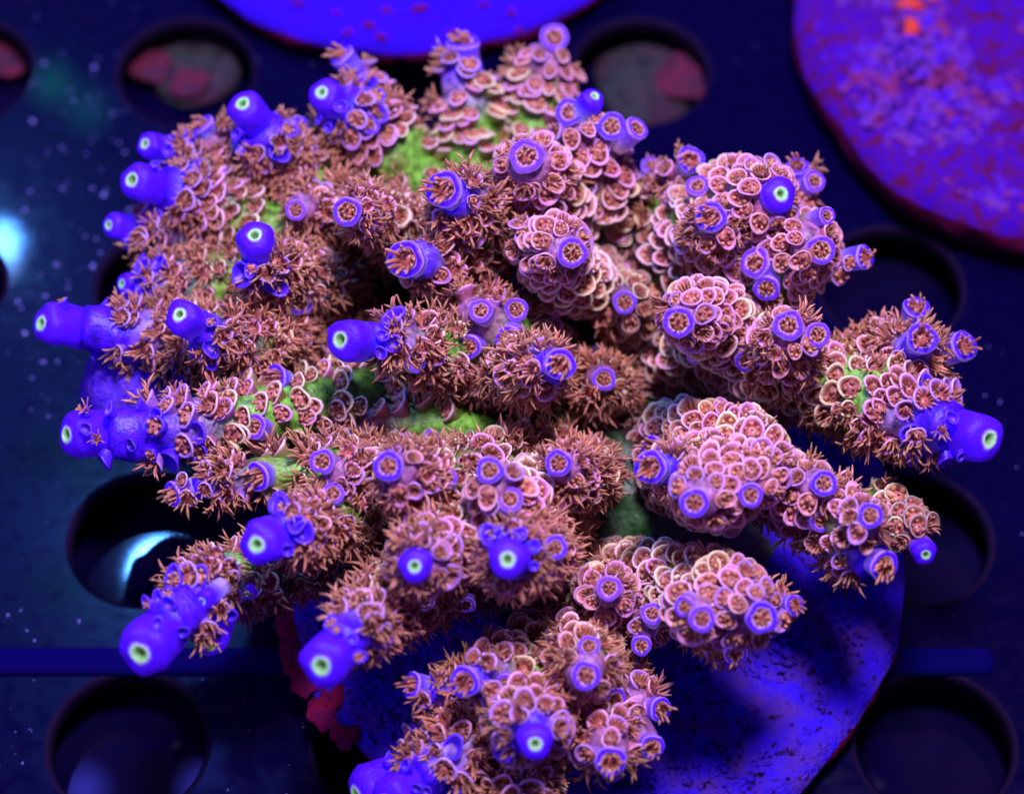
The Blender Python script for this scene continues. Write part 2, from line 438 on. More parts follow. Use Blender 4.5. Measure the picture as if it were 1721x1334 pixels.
    dict(p=[(1000, 980, 1.8), (1020, 1000, 2.9), (1024, 988, 4.0)], r=(56, 52, 27), ext=.1, tip='O', blue=6, green=1, bare=.5),
    dict(p=[(1040, 960, 1.8), (1080, 1030, 2.6), (1090, 1050, 3.2)], r=(50, 50, 30), ext=.1, tip=None, blue=0, green=1),
    # bottom
    dict(p=[(960, 1020, 1.6), (975, 1100, 2.8), (985, 1135, 4.2)], r=(60, 66, 31), ext=.4, tip='O', blue=16, green=.3),
    dict(p=[(950, 1040, 1.6), (860, 1120, 2.8), (780, 1146, 3.9)], r=(60, 60, 33), ext=.3, tip='OP', blue=34, green=.8),
    dict(p=[(860, 1130, 2.4), (760, 1160, 2.8), (690, 1150, 3.1)], r=(52, 44, 27), ext=.8, tip='OP', blue=34, root=0, green=.4),
    dict(p=[(950, 1060, 1.6), (890, 1180, 2.9), (900, 1250, 4.2)], r=(66, 78, 36), ext=.3, tip='C', blue=44, green=.8),
    dict(p=[(960, 1080, 1.6), (1010, 1220, 2.6), (1027, 1280, 3.4)], r=(60, 62, 33), ext=.3, tip='OP', blue=30, green=.6),
    dict(p=[(980, 1080, 1.6), (1060, 1170, 2.4), (1112, 1192, 2.8)], r=(56, 48, 26), ext=.6, tip='OP', blue=30, green=.6),
    dict(p=[(1040, 1180, 2.2), (1075, 1230, 2.6), (1097, 1255, 2.9)], r=(44, 36, 26), ext=.4, tip='OP', blue=20, root=0, green=.6),
    dict(p=[(900, 1150, 2.0), (790, 1240, 2.4), (740, 1290, 2.6), (650, 1350, 2.8)], r=(66, 72, 62, 48), ext=.8, tip='C', blue=95, root=0, green=.6),
    dict(p=[(900, 1200, 2.0), (880, 1310, 2.3), (850, 1400, 2.5)], r=(66, 66, 48), ext=.6, tip=None, blue=0, root=0, green=.6),
    dict(p=[(760, 1200, 2.0), (700, 1300, 1.8), (600, 1335, 1.6)], r=(50, 60, 52), ext=.1, tip='C', blue=140, root=0),
]

# small mouths that stand on the sides of the branches: x, y, r, base offset, kind
SIDE = [
    (885, 467, 28, 8, -14, 'O'), (855, 572, 32, 6, -10, 'O'), (788, 583, 27, 12, -6, 'O'), (857, 838, 29, 0, 12, 'O'), (752, 802, 22, 0, 8, 'O'),
    (783, 1017, 21, 0, -22, 'O'), (1072, 215, 27, -20, 18, 'O'), (1000, 162, 27, -16, 22, 'B'), (1172, 311, 25, 2, 16, 'O'), (1370, 304, 25, -14, 10, 'O'),
    (1391, 362, 20, -18, 4, 'O'), (1268, 441, 34, 14, 8, 'O'), (1288, 486, 29, 4, -14, 'O'), (1375, 562, 27, -6, 4, 'O'), (1255, 608, 27, 4, -20, 'O'),
    (1166, 600, 16, 4, -10, 'O'), (1086, 536, 24, 22, 0, 'OP'), (460, 635, 29, 14, 6, 'OP'), (506, 612, 22, 4, 6, 'O'), (426, 716, 27, 14, 4, 'O'),
    (430, 802, 31, 14, -4, 'OP'), (415, 997, 17, 10, -8, 'C'), (1380, 876, 24, -14, -6, 'O'), (1150, 1020, 23, 8, -8, 'O'), (1035, 1176, 26, -14, -6, 'O'),
    (848, 1152, 25, 4, -6, 'O'), (828, 1196, 20, 2, -8, 'O'), (808, 522, 26, 4, 8, 'O'), (868, 520, 26, -6, 4, 'O'), (560, 828, 24, 0, 10, 'O'),
    (1093, 752, 28, 22, 6, 'OP'), (700, 610, 20, -6, 2, 'O'), (504, 508, 27, 0, 6, 'O'), (725, 735, 18, 0, 4, 'O'), (1005, 592, 16, 0, 4, 'O'), (340, 1010, 22, 20, -16, 'C'),
    (1096, 1030, 24, 0, 6, 'O'), (1078, 1085, 22, 0, -8, 'O'), (920, 1115, 24, 2, -4, 'O'), (990, 1085, 24, 0, 8, 'O'), (715, 1010, 20, 0, -6, 'O'),
]

TRUNK = (1000, 880, 0.9)


def catmull(P, n):
    P = np.asarray(P, float)
    P = np.vstack([2 * P[0] - P[1], P, 2 * P[-1] - P[-2]])
    out = []
    segs = len(P) - 3
    for s in range(segs):
        p0, p1, p2, p3 = P[s:s + 4]
        for t in np.linspace(0, 1, n, endpoint=False):
            out.append(0.5 * ((2 * p1) + (-p0 + p2) * t + (2 * p0 - 5 * p1 + 4 * p2 - p3) * t ** 2 + (-p0 + 3 * p1 - 3 * p2 + p3) * t ** 3))
    out.append(P[-2])
    return np.array(out)


for b in BR:
    if b.get('root', 1): b['p'][0] = b['p'][0][:2] + (b['p'][0][2] - .8,)
    pts = [Pz(*q) for q in b['p']]
    rad = [r / 100.0 * (D - (p @ VW)) / D for p, r in zip(pts, b['r'])]
    rad = [max(q * .62, q - .15) for q in rad[:-1]] + [rad[-1] * ({'C': .85, 'O': .80, 'OP': .80, None: .7}[b['tip']])]
    if b.get('root', 1):
        pts = [Pz(*TRUNK) + RNG.normal(0, .25, 3) * [1, 1, .2], ] + pts
        rad = [0.75] + rad
    q = catmull(np.column_stack([pts, rad]), 10)
    seg = np.linalg.norm(np.diff(q[:, :3], axis=0), axis=1)
    s = np.concatenate([[0], np.cumsum(seg)])
    n = max(12, int(s[-1] / 0.09))
    u = np.linspace(0, s[-1], n)
    b['c'] = np.column_stack([np.interp(u, s, q[:, k]) for k in range(3)])
    b['R'] = np.interp(u, s, q[:, 3])
    b['s'] = u
    b['L'] = s[-1]
    b['s0'] = s[10] if b.get('root', 1) else 0.15
    b['T'] = unit(np.gradient(b['c'], axis=0))
    b['uL'] = (1.0 if b['tip'] else 0.0) * (max(0.35, min(0.9, b['blue'] / 100 * 0.6 + .25)) if b['tip'] == 'C' else max(.28, min(.6, b['blue'] / 100)))   # length of the tip piece

ALLC = np.concatenate([b['c'] for b in BR]); ALLR = np.concatenate([b['R'] for b in BR])
ALLI = np.concatenate([np.full(len(b['c']), i) for i, b in enumerate(BR)])
APX, APY, AH = proj(ALLC)
ARP = ALLR * 100 * D / (D - AH)


def surf_h(px, py):
    d2 = (APX - px) ** 2 + (APY - py) ** 2
    ok = d2 < ARP ** 2
    if not ok.any():
        k = int(np.argmin(d2)); return AH[k], ALLI[k]
    hh = np.where(ok, AH + np.sqrt(np.maximum(0, ARP ** 2 - d2)) / 100, -99)
    k = int(np.argmax(hh))
    return hh[k], ALLI[k]


# ------------------------------------------------------------------ the colony object
base_loc = Pz(*TRUNK); base_loc[2] = 0.0
colony = bpy.data.objects.new('coral_colony', None)
col.objects.link(colony)
colony.location = base_loc
tag(colony, 'branching coral colony with brown polyps, pink cups and vivid blue tips', 'coral')


def frame(T):
    a = unit(np.cross(T, [0.13, 0.31, 0.94]))
    return a, np.cross(T, a)


def branch_colour(b, s, P):
    """pigment by distance from the growing tip, with shade of the deep gaps painted in"""
    d = b['L'] - s
    bl = b['blue'] / 100.0
    t1 = np.clip((d - bl * 0.85) / 0.35, 0, 1)[:, None]
    t2 = np.clip((d - bl - 0.35) / 0.6, 0, 1)[:, None]
    g = b.get('green', 0.2)
    n = np.clip(vnoise(P, 1.6, 3) * 0.9 + g + 0.35, 0, 1)[:, None]
    body = mix(np.array([0.26, 0.095, 0.085]), GREEN, n)
    body = body * (1 - .85 * np.clip((d - 3.0) / 2.0, 0, 1))[:, None]  # far from the tip, darkness of the gaps painted into the body
    c = mix(BLUE if bl > .3 else np.array([.36, .14, .34]), np.array([0.33, 0.20, 0.50]) if bl > .3 else np.array([.36, .14, .26]), t1)
    c = mix(c, body, t2)
    if b.get('dull'): c = c * (1 - .45 * b['dull'])  # low and deep branches darkened in colour in place of shade
    return c


inst_cup, inst_pol = [], []      # (branch, piece key, 4x4, score)
branch_objs, branch_root = [], []
STUB = []                        # axial pieces, for keeping cups off them


def tip_mesh(L, r, kind, seed, blue=1.0, dull=0, base=None):
    rg = np.random.default_rng(seed)
    ns = 28
    ph = np.linspace(0, 2 * np.pi, ns, endpoint=False)
    pale = np.array([0.42, 0.26, 0.95]); edge = np.array([0.60, 0.36, 1.0])
    B = mix(np.array([0.26, 0.06, 0.80]), BLUE, blue)
    if kind == 'C':
        op = rg.uniform(.20, .26)
        prof = [(-L, .92, 0), (-.75 * L, .97, .1), (-.5 * L, 1.0, .6), (-.28 * L, 1.0, 1), (-.42 * r - .0, .985, 1), (-.24 * r, .93, 1), (-.10 * r, .80, 1), (-.02 * r, .64, 1),
                (.02 * r, .48, .98), (.045 * r, .40, 2), (.07 * r, .33, 3), (.05 * r, op + .02, 3), (-.05 * r, op - .06, 4), (-.22 * r, .10, 5)]
    else:
        op = rg.uniform(.58, .66)
        prof = [(-L, .88, 0), (-.75 * L, .90, .1), (-.5 * L, .93, .5), (-.36 * L, .96, .55), (-.26 * r, 1.0, .7), (-.12 * r, 1.02, 7), (-.02 * r, .98, 6), (.03 * r, .90, 1), (.03 * r, .80, 1),
                (-.0 * r, .72, 1), (-.05 * r, op, 7), (-.14 * r, op - .05, 3 if rg.random() < .5 else 7), (-.3 * r, op - .12, 5), (-.5 * r, .12, 5)]
    V, C = [], []
    o1, o2 = rg.uniform(0, 6, 2)
    green_base = rg.random() < .5
    for z, rr, k in prof:
        amp = 0.05 if k < 1.5 or k in (6,) else 0.02
        w = 1 + amp * np.sin(3 * ph + o1) + amp * .6 * np.sin(5 * ph + o2) + .02 * rg.normal(0, 1, ns)
        V.append(np.stack([r * rr * w * np.cos(ph), r * rr * w * np.sin(ph), np.full(ns, z)], -1))
        if k <= 1:
            c = mix(base if base is not None else mix(pale, (.25, .42, .45), .45 if green_base else .1) if kind == 'C' else mix((.44, .20, .42), (.24, .34, .22), .5 if green_base else .1), B, min(1, k * 1.25))
        elif k == 2: c = mix(B, pale, .6)
        elif k == 3: c = mix(LIME, (.5, .75, .6), rg.random() * .5) if kind == 'C' else np.array([.62, .55, .12])
        elif k == 4: c = LIME * .55
        elif k == 5: c = np.array([.10, .16, .05]) if kind == 'C' else BROWN_D
        elif k == 6: c = mix(B, edge, .35)
        else: c = mix(B, (.66, .34, .86), .8)
        C.append(np.tile(c, (ns, 1)))
    V = np.concatenate(V); C = np.concatenate(C)
    V[:, :2] += (vnoise(V / r, 1.3, seed % 50) * .05 * r)[:, None]
    C = C * (1 - .5 * dull)  # same painted shade on the tips of dull branches
    V = np.vstack([V, [[0, 0, prof[-1][0] - .05 * r]]]); C = np.vstack([C, C[-1:]])
    b = (len(prof) - 1) * ns
    F3 = np.array([[b + j, b + (j + 1) % ns, len(prof) * ns] for j in range(ns)])
    return V, grid_faces(len(prof), ns), F3, C


def tip_polyp(r, kind, seed, aim=None):
    """polyp of an axial mouth, local +Z out of the mouth; aim = local direction long fingers bend to"""
    rg = np.random.default_rng(seed)
    parts = []
    yel = np.array([0.55, 0.33, 0.08])
    c0 = mix(BROWN, yel, .15); c1 = mix(BROWN_L, yel, rg.uniform(.0, .5))
    parts.append(dome(.5 * r, -.34 * r, .25 * r, BROWN_D, BROWN, 10))
    if kind == 'O':
        n = 6
        for k in range(n):
            a = 2 * np.pi * k / n + rg.uniform(-.15, .15)
            o = np.array([np.cos(a), np.sin(a), 0])
            parts.append(tentacle(o * .42 * r + [0, 0, -.3 * r], o * .1 + [0, 0, 1], -o * rg.uniform(.2, 1.1) + [0, 0, .25] + rg.normal(0, .2, 3), r * rg.uniform(.55, .8), r * rg.uniform(.11, .15), c0, mix(c1, yel, .3), nseg=4, ns=4, knob=1.2))
        for k in range(6):
            a = 2 * np.pi * (k + .5) / 6
            o = np.array([np.cos(a), np.sin(a), 0])
            parts.append(tentacle(o * .5 * r + [0, 0, -.2 * r], o * .5 + [0, 0, 1], o + [0, 0, .2], r * .32, r * .10, c0, c1, nseg=3))
    else:
        n = 9
        am = rg.uniform(.2, 1.5)
        for k in range(n):
            a = 2 * np.pi * k / n + rg.uniform(-.15, .15)
            o = np.array([np.cos(a), np.sin(a), 0])
            d1 = o * .5 + [0, 0, .7] + rg.normal(0, .3, 3)
            if aim is not None: d1 = d1 + np.asarray(aim) * am
            parts.append(tentacle(o * .42 * r + [0, 0, -.3 * r], o * .15 + [0, 0, 1], d1, r * rg.uniform(.75, 1.5), r * rg.uniform(.12, .16), c0, c1, nseg=6, ns=4, knob=1.15))
    V, F, C = join(parts)
    return V, F, C


def basis(z, x=None):
    z = unit(z)
    if x is None: x = np.array([0.2, 0.3, 0.9])
    x = np.asarray(x) - z * (x @ z)
    x = unit(x)
    y = np.cross(z, x)
    return np.column_stack([x, y, z])


def m4(R, p, s=1.0):
    M = np.eye(4)
    M[:3, :3] = R * s
    M[:3, 3] = p
    return M


def put(name, me, parent, proot, M):
    o = bpy.data.objects.new(name, me)
    col.objects.link(o)
    o.parent = parent
    M = M.copy(); M[:3, 3] -= proot
    o.matrix_basis = Matrix(M.tolist())
    return o


def add_tip(bi, P, d, r, L, kind, seed, blue=1.0, dull=0, base=None):
    par, root = branch_objs[bi], branch_root[bi]
    k = 'C' if kind == 'C' else 'O'
    V, F4, F3, C = tip_mesh(L, r, k, seed, blue, dull, base)
    R = basis(d)
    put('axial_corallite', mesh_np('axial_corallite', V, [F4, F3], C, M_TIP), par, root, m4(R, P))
    STUB.append((P - unit(d) * L, P + unit(d) * .1, r))
    if kind in ('O', 'OP'):
        aim = R.T @ (unit(-RT * np.sign(P[0] - 60) * -.8 - UP * .5)) if kind == 'OP' and r * 100 > 0 else None
        V, F4, C = tip_polyp(r, kind, seed + 5, aim)
        put('polyp', mesh_np('polyp', V, [F4], C, M_POLYP), par, root, m4(R, P))


# body of every branch
for i, b in enumerate(BR):
    c, R, T, s = b['c'], b['R'].copy(), b['T'], b['s']
    end = b['L'] - b['uL'] * .7
    keep = s <= max(end, 0.3)
    if b['tip'] is None:
        R = R * np.sqrt(np.clip(1 - ((s - (b['L'] - R[-1])) / R[-1]).clip(0, .98) ** 2, 0.04, 1))
        keep[:] = True
    c, R, T, s = c[keep], R[keep], T[keep], s[keep]
    ns = 26
    ph = np.linspace(0, 2 * np.pi, ns, endpoint=False)
    a, bb = frame(T)
    N = np.cos(ph)[None, :, None] * a[:, None] + np.sin(ph)[None, :, None] * bb[:, None]
    V = c[:, None] + N * (R * .93)[:, None, None]
    Vf = V.reshape(-1, 3)
    Vf = Vf + N.reshape(-1, 3) * (vnoise(Vf, 2.2, 1) * .07 + vnoise(Vf, 5.5, 2) * .035)[:, None]
    C = branch_colour(b, np.repeat(s, ns), Vf)
    F4 = grid_faces(len(c), ns)
    Vf = np.vstack([Vf, c[-1:] + T[-1:] * .05]); C = np.vstack([C, C[-1:]])
    o = (len(c) - 1) * ns
    F3 = np.array([[o + j, o + (j + 1) % ns, len(Vf) - 1] for j in range(ns)])
    root = c[0].copy()
    ob = link('branch', mesh_np('branch', Vf - root, [F4, F3], C, M_TISSUE), colony, Vector(root - base_loc))
    branch_objs.append(ob); branch_root.append(root)
    if b['tip']:
        d = unit(b['c'][-1] - b['c'][-max(3, int(.5 / (b['L'] / len(b['c']))))])
        kind = b['tip']
        if kind == 'O': d = unit(d * .35 + VW * .9)
        elif kind == 'C': d = unit(d * .75 + VW * .5)
        else: d = unit(d * .85 + VW * .35)
        b['d'] = d
        add_tip(i, b['c'][-1], d, b['R'][-1], b['uL'], kind, 31 * i + 3, blue=min(1, b['blue'] / 20), dull=.5 * b.get('dull', 0),
                base=branch_colour(b, np.array([b['L'] - b['uL']]), b['c'][-5:-4])[0] if kind == 'C' else None)

for k, (x, y, r, ox, oy, kind) in enumerate(SIDE):
    h, bi = surf_h(x + ox, y + oy)
    rw = .78 * r / 100 * (D - h) / D
    L = max(.30, rw * 1.15)
    P0 = Ph(x + ox * 1.6, y + oy * 1.6, h - .25)
    lift = L * .8
    if kind == 'OP': lift = L * .5
    P1 = Ph(x, y, h + lift - .1)
    add_tip(int(bi), P1, P1 - P0, rw, float(np.linalg.norm(P1 - P0)), 'OP' if kind == 'OP' else ('C' if kind in 'CB' else 'O'), 1000 + k, blue=1 if kind in ('C', 'B', 'OP') else .62)

# radial cups and polyps
S0 = np.array([q[0] for q in STUB]); S1 = np.array([q[1] for q in STUB]); SR = np.array([q[2] for q in STUB])


def on_stub(p):
    d = S1 - S0
    t = np.clip(((p - S0) * d).sum(1) / (d * d).sum(1), 0, 1)
    q = np.linalg.norm(p - (S0 + d * t[:, None]), axis=1)
    return (q < SR * 1.0 + .03).any()


for i, b in enumerate(BR):
    rg = np.random.default_rng(500 + i)
    c, R, T, s = b['c'], b['R'], b['T'], b['s']
    start = b['s0']
    end = b['L'] - (.12 if b['tip'] else 0.0)
    half = b.get('half')
    step = .262
    if b.get('bare') and b['bare'] < 1: start *= .78
    u, k, ang = start, 0, rg.uniform(0, 6)
    a, bb = frame(T)
    while u < end:
        j = int(np.searchsorted(s, u)); j = min(j, len(s) - 1)
        r = R[j]
        n = max(5, int(2 * np.pi * (r + .08) / .30))
        ang += np.pi / n + rg.normal(0, .05)
        for m in range(n):
            th = ang + 2 * np.pi * m / n + rg.normal(0, .05)
            jj = min(max(int(j + rg.normal(0, 1)), 0), len(s) - 1)
            nn = unit(np.cos(th) * a[jj] + np.sin(th) * bb[jj])
            rr = R[jj]
            if b['tip'] is None:
                over = (s[jj] - (b['L'] - R[-1])) / R[-1]
                if over > 0:
                    over = min(over, .95); rr = R[-1] * math.sqrt(1 - over * over); nn = unit(nn * (1 - over) + T[jj] * over)
            p = c[jj] + nn * rr * .95
            face = float(nn @ VW)
            if face < -.38: continue
            # inside another branch?
            dd = np.linalg.norm(ALLC - p, axis=1)
            if ((dd < ALLR * .84) & (ALLI != i)).any(): continue
            dt = b['L'] - s[jj]
            size = rg.uniform(.128, .182) * (1.0 if dt > .5 else .85)
            if b.get('green', 0) > .7 and not b.get('bare') and dt > 1.6 and b['ext'] < .6 and rg.random() < .52: continue
            if on_stub(p): continue
            if dt < b['blue'] / 100 and b['tip'] == 'OP' and rg.random() < .35: continue
            if b.get('naked') and rg.random() < (.72 if face > .2 else .3): continue
            bl = b['blue'] / 100.
            if dt < bl * .75 and b['tip'] == 'C' and bl > .4:
                tone = 'blue'
                if rg.random() < .66: continue
                size *= .66
            elif dt < bl + .22: tone = ('lilac' if rg.random() < .7 or b['tip'] != 'C' else 'blue') if bl > .3 else rg.choice(['lilac', 'pink', 'rose'])
            elif dt < bl + .9: tone = rg.choice(['pink', 'rose', 'lilac'], p=[.6, .3, .1])
            else: tone = rg.choice(['pink', 'rose', 'mixed', 'green'], p=[.3, .22, .28, .2]) if b.get('green', 0) < .6 else rg.choice(['pink', 'mixed', 'green'], p=[.16, .48, .36])
            if dt > max(1.3, bl + .7) and tone in ('pink', 'rose') and rg.random() < .55: tone = 'green' if rg.random() < .4 else 'mixed'
            if face > .3 and dt > 1.0 and rg.random() < .10: continue
            if b.get('dull'): tone = 'dull' if rg.random() < .6 else 'green'
            elif dt > 2.8 and rg.random() < .5: tone = 'dull'
            # local character: the left side is shaggier than the right
            e = b['ext'] + rg.normal(0, .16) + (.25 if face < .25 else 0)
            if b.get('bare') and dt > b['bare'] and face > .2:
                if rg.random() < .18: continue
                e -= .45; tone = rg.choice(['mixed', 'green', 'pink'])
            if half == 'l' and nn[0] < -.35: e += .45
            if half == 't' and dt < 1.5: e += .2
            if b.get('droop') and (nn @ UP) < -.1: e += .6
            style = 'ext' if e > .68 else ('mid' if e > .38 else 'ret')
            if tone == 'blue': style = 'ret' if rg.random() < .8 else 'ext'
            Zd = unit(nn * .85 + T[jj] * .55 + rg.normal(0, .10, 3))
            Xd = nn * .55 - T[jj] * .85
            Rm = basis(Zd, Xd)
            px, py, h = proj(p); px, py, h = px[0], py[0], h[0]
            sh, _ = surf_h(px, py)
            vis = h > sh - .35 and -30 < px < 1750 and -30 < py < 1364
            score = (1.0 if vis else 0.) * max(face, 0) * size * (1 if 0 < py < 1334 else 0)
            if style == 'ext': cs = .62 if rg.random() < .75 else .9
            else: cs = 1.0
            inst_cup.append((i, (tone, int(rg.integers(NV))), m4(Rm, p, size * (1.0 if style != 'ext' else .85)), score * cs))
            if b.get('droop') or style == 'ext':
                dr = unit(Zd + (-UP * .45 if b.get('droop') else -UP * .12) + rg.normal(0, .18, 3)); Rp = basis(dr, Xd)
            else: Rp = Rm
            ps = size * (1.28 if style == 'ext' else 1.06) * rg.uniform(.9, 1.1)
            if not (tone == 'blue' and rg.random() < .75):
                inst_pol.append((i, (style, int(rg.integers(10))), m4(Rp, p, ps), score * (1.2 if style == 'ext' else 1.)))
        u += step * rg.uniform(.9, 1.1)
        k += 1

print('cups', len(inst_cup), 'polyps', len(inst_pol), 'tips', len(STUB))


def spread(insts, lib, name, plural, mat, keep):
    order = sorted(range(len(insts)), key=lambda q: -insts[q][3])
    meshes = {}
    for q in order[:keep]:
        bi, key, M, _ = insts[q]
        if key not in meshes:
            V, F4, F3, C = lib[key]
            meshes[key] = mesh_np(name, V, [F4, F3], C, mat)
        put(name, meshes[key], branch_objs[bi], branch_root[bi], M)
    rest = order[keep:]
    Vs, F4s, F3s, Cs, off = [], [], [], [], 0
    bykey = {}
    for q in rest: bykey.setdefault(insts[q][1], []).append(insts[q][2])
    for key, Ms in bykey.items():
        V, F4, F3, C = lib[key]
        Ms = np.array(Ms); n = len(Ms)
        W = np.einsum('nij,vj->nvi', Ms[:, :3, :3], V) + Ms[:, None, :3, 3]
        offs = off + np.arange(n) * len(V)
        F4s.append((F4[None] + offs[:, None, None]).reshape(-1, 4))
        if len(F3): F3s.append((F3[None] + offs[:, None, None]).reshape(-1, 3))
        sh = np.random.default_rng(len(key[0])).uniform(.82, 1.15, (n, 1, 1))
        Cs.append((C[None] * sh).reshape(-1, 3)); Vs.append(W.reshape(-1, 3)); off += n * len(V)
    F = [np.concatenate(F4s)] + ([np.concatenate(F3s)] if F3s else [])
    ob = link(plural, mesh_np(plural, np.concatenate(Vs) - base_loc, F, np.concatenate(Cs), mat), colony)
    ob['kind'] = 'stuff'


spread(inst_cup, CUPS, 'radial_corallite', 'small_corallites', M_CUP, 300)
spread(inst_pol, POLYPS, 'polyp', 'small_polyps', M_POLYP, max(0, 300 - sum(1 for b in BR if b['tip'] in ('O', 'OP')) - 35))


# ------------------------------------------------------------------ discs and slabs of crusted stone
def stone_mat(name, base, second, dark, red, red_amount=.5, scale=2.0, rough=.75, bump=.8):
    m, nt, b = new_mat(name)
    tc = nt.nodes.new('ShaderNodeTexCoord')

    def noise(sc_, det=5, dist=0.0):
        n = nt.nodes.new('ShaderNodeTexNoise'); n.inputs['Scale'].default_value = sc_; n.inputs['Detail'].default_value = det
        n.inputs['Distortion'].default_value = dist
        nt.links.new(tc.outputs['Object'], n.inputs['Vector']); return n

    def ramp(src, lo, hi):
        r = nt.nodes.new('ShaderNodeMapRange'); r.inputs['From Min'].default_value = lo; r.inputs['From Max'].default_value = hi
        nt.links.new(src, r.inputs['Value']); return r.outputs[0]

    def mixc(f, A, B):
        mx = nt.nodes.new('ShaderNodeMix'); mx.data_type = 'RGBA'
        nt.links.new(f, mx.inputs[0])
        for v, s_ in ((A, 6), (B, 7)):
            if isinstance(v, tuple): mx.inputs[s_].default_value = (*v, 1)
            else: nt.links.new(v, mx.inputs[s_])
        return mx.outputs[2]
    c = mixc(ramp(noise(scale, 6).outputs['Fac'], .40, .62), base, second)
    c = mixc(ramp(noise(scale * 3.1, 5, .6).outputs['Fac'], .56, .68), c, dark)
    c = mixc(ramp(noise(scale * .55, 5, .4).outputs['Fac'], 1 - red_amount, 1.08 - red_amount), c, red)
    vo = nt.nodes.new('ShaderNodeTexVoronoi'); vo.inputs['Scale'].default_value = scale * 1.5
    nt.links.new(tc.outputs['Object'], vo.inputs['Vector'])
    pit = nt.nodes.new('ShaderNodeMapRange'); pit.inputs['From Min'].default_value = .10; pit.inputs['From Max'].default_value = .17
    nt.links.new(vo.outputs['Distance'], pit.inputs['Value'])
    c = mixc(pit.outputs[0], dark, c)
    nt.links.new(c, b.inputs['Base Color'])
    b.inputs['Roughness'].default_value = rough
    b.inputs['Specular IOR Level'].default_value = .06
    bp = nt.nodes.new('ShaderNodeBump'); bp.inputs['Strength'].default_value = bump; bp.inputs['Distance'].default_value = .12
    nt.links.new(noise(scale * 5, 6).outputs['Fac'], bp.inputs['Height'])
    nt.links.new(bp.outputs[0], b.inputs['Normal'])
    return m


M_DISC = stone_mat('blue_ceramic', (0.04, 0.010, 0.78), (0.08, 0.025, 0.42), (0.02, 0.003, 0.07), (0.10, 0.008, 0.12), .28, 2.3)
M_DISC2 = stone_mat('smooth_blue_ceramic', (0.045, 0.002, 0.95), (0.035, 0.004, 0.70), (0.05, 0.004, 0.30), (0.10, 0.004, 0.35), .30, 2.6, bump=.9)
M_GRIT = stone_mat('violet_grit', (0.20, 0.045, 0.42), (0.09, 0.012, 0.70), (0.13, 0.01, 0.14), (0.26, 0.03, 0.18), .47, 4.0)
M_SLAB = stone_mat('crusted_rock', (0.08, 0.004, 0.72), (0.17, 0.012, 0.34), (0.09, 0.006, 0.12), (0.18, 0.010, 0.10), .47, 6.5, bump=1.0)
M_CRUST = stone_mat('red_crust', (0.22, 0.006, 0.05), (0.16, 0.006, 0.08), (0.08, 0.002, 0.05), (0.25, 0.01, 0.10), .45, 2.5)
M_ORANGE = stone_mat('orange_algae', (0.85, 0.09, 0.03), (0.70, 0.05, 0.05), (0.5, 0.03, 0.05), (0.8, 0.1, 0.05), .45, 3.0)
M_LOBE = stone_mat('blue_encrusting_skin', (0.14, 0.05, 0.80), (0.08, 0.02, 0.85), (0.08, 0.02, 0.45), (0.16, 0.05, 0.6), .4, 3.0, bump=.6)


def slab(name, centre, rx, ry, th, mat, parent=None, seed=0, rough=.05, edge=.03, pits=0., crust=True, dome_=0., rot=0.0, power=2.0):
    """irregular round slab, top at z=th; the rim wall is a crust part of its own"""
    nr, ns = 60, 150
    rr = np.concatenate([np.linspace(0.02, .9, nr - 8), np.linspace(.915, 1.0, 8)])
    ph = np.linspace(0, 2 * np.pi, ns, endpoint=False)
    rim = 1 + edge * (np.sin(3 * ph + seed) + .7 * np.sin(5 * ph + 2 * seed) + .5 * np.sin(11 * ph + 3 * seed) + .3 * np.sin(23 * ph + seed))
    X = rr[:, None] * (rx * np.cos(ph) * rim)[None]
    Y = rr[:, None] * (ry * np.sin(ph) * rim)[None]
    P = np.stack([X, Y, np.zeros_like(X)], -1).reshape(-1, 3)
    z = th + vnoise(P, .7, seed) * rough + vnoise(P, 2.2, seed + 1) * rough * .6 + vnoise(P, 5.5, seed + 2) * rough * .3
    q = np.repeat(rr, ns)
    z += dome_ * (1 - q ** 2)
    if pits: z -= pits * np.clip((vnoise(P, 3.2, seed + 5) - .45) * 3, 0, 1)
    z -= .16 * np.clip((q - .95) / .05, 0, 1) ** 2
    P[:, 2] = z
    P = np.vstack([P, [[0, 0, P[:ns, 2].mean()]]])
    F4 = grid_faces(nr, ns)[:, ::-1]
    F3 = np.array([[j, (j + 1) % ns, len(P) - 1] for j in range(ns)])
    F4 = F4[:, ::-1]
    o = link(name, mesh_np(name, P, [F4, F3], None, mat), parent, Vector(centre))
    o.rotation_euler.z = rot
    # side wall
    ts = np.linspace(0, 1, 7)
    bx = P[(nr - 1) * ns:nr * ns]
    W = []
    for t in ts:
        k = 1 + .018 * math.sin(math.pi * t) - .05 * t
        w = bx.copy(); w[:, :2] *= k; w[:, 2] = bx[:, 2] * (1 - t) + .006 * t
        w[:, :2] *= (1 + .018 * vnoise(w * 1.0, 3.0, seed + 9) * math.sin(math.pi * t))[:, None]
        W.append(w)
    W = np.concatenate(W)
    me = mesh_np('rim_crust' if crust else 'rim', W, [grid_faces(7, ns)], None, M_CRUST if crust else mat)
    r = link('rim_crust' if crust else 'rim', me, o if parent is None else o)
    return o


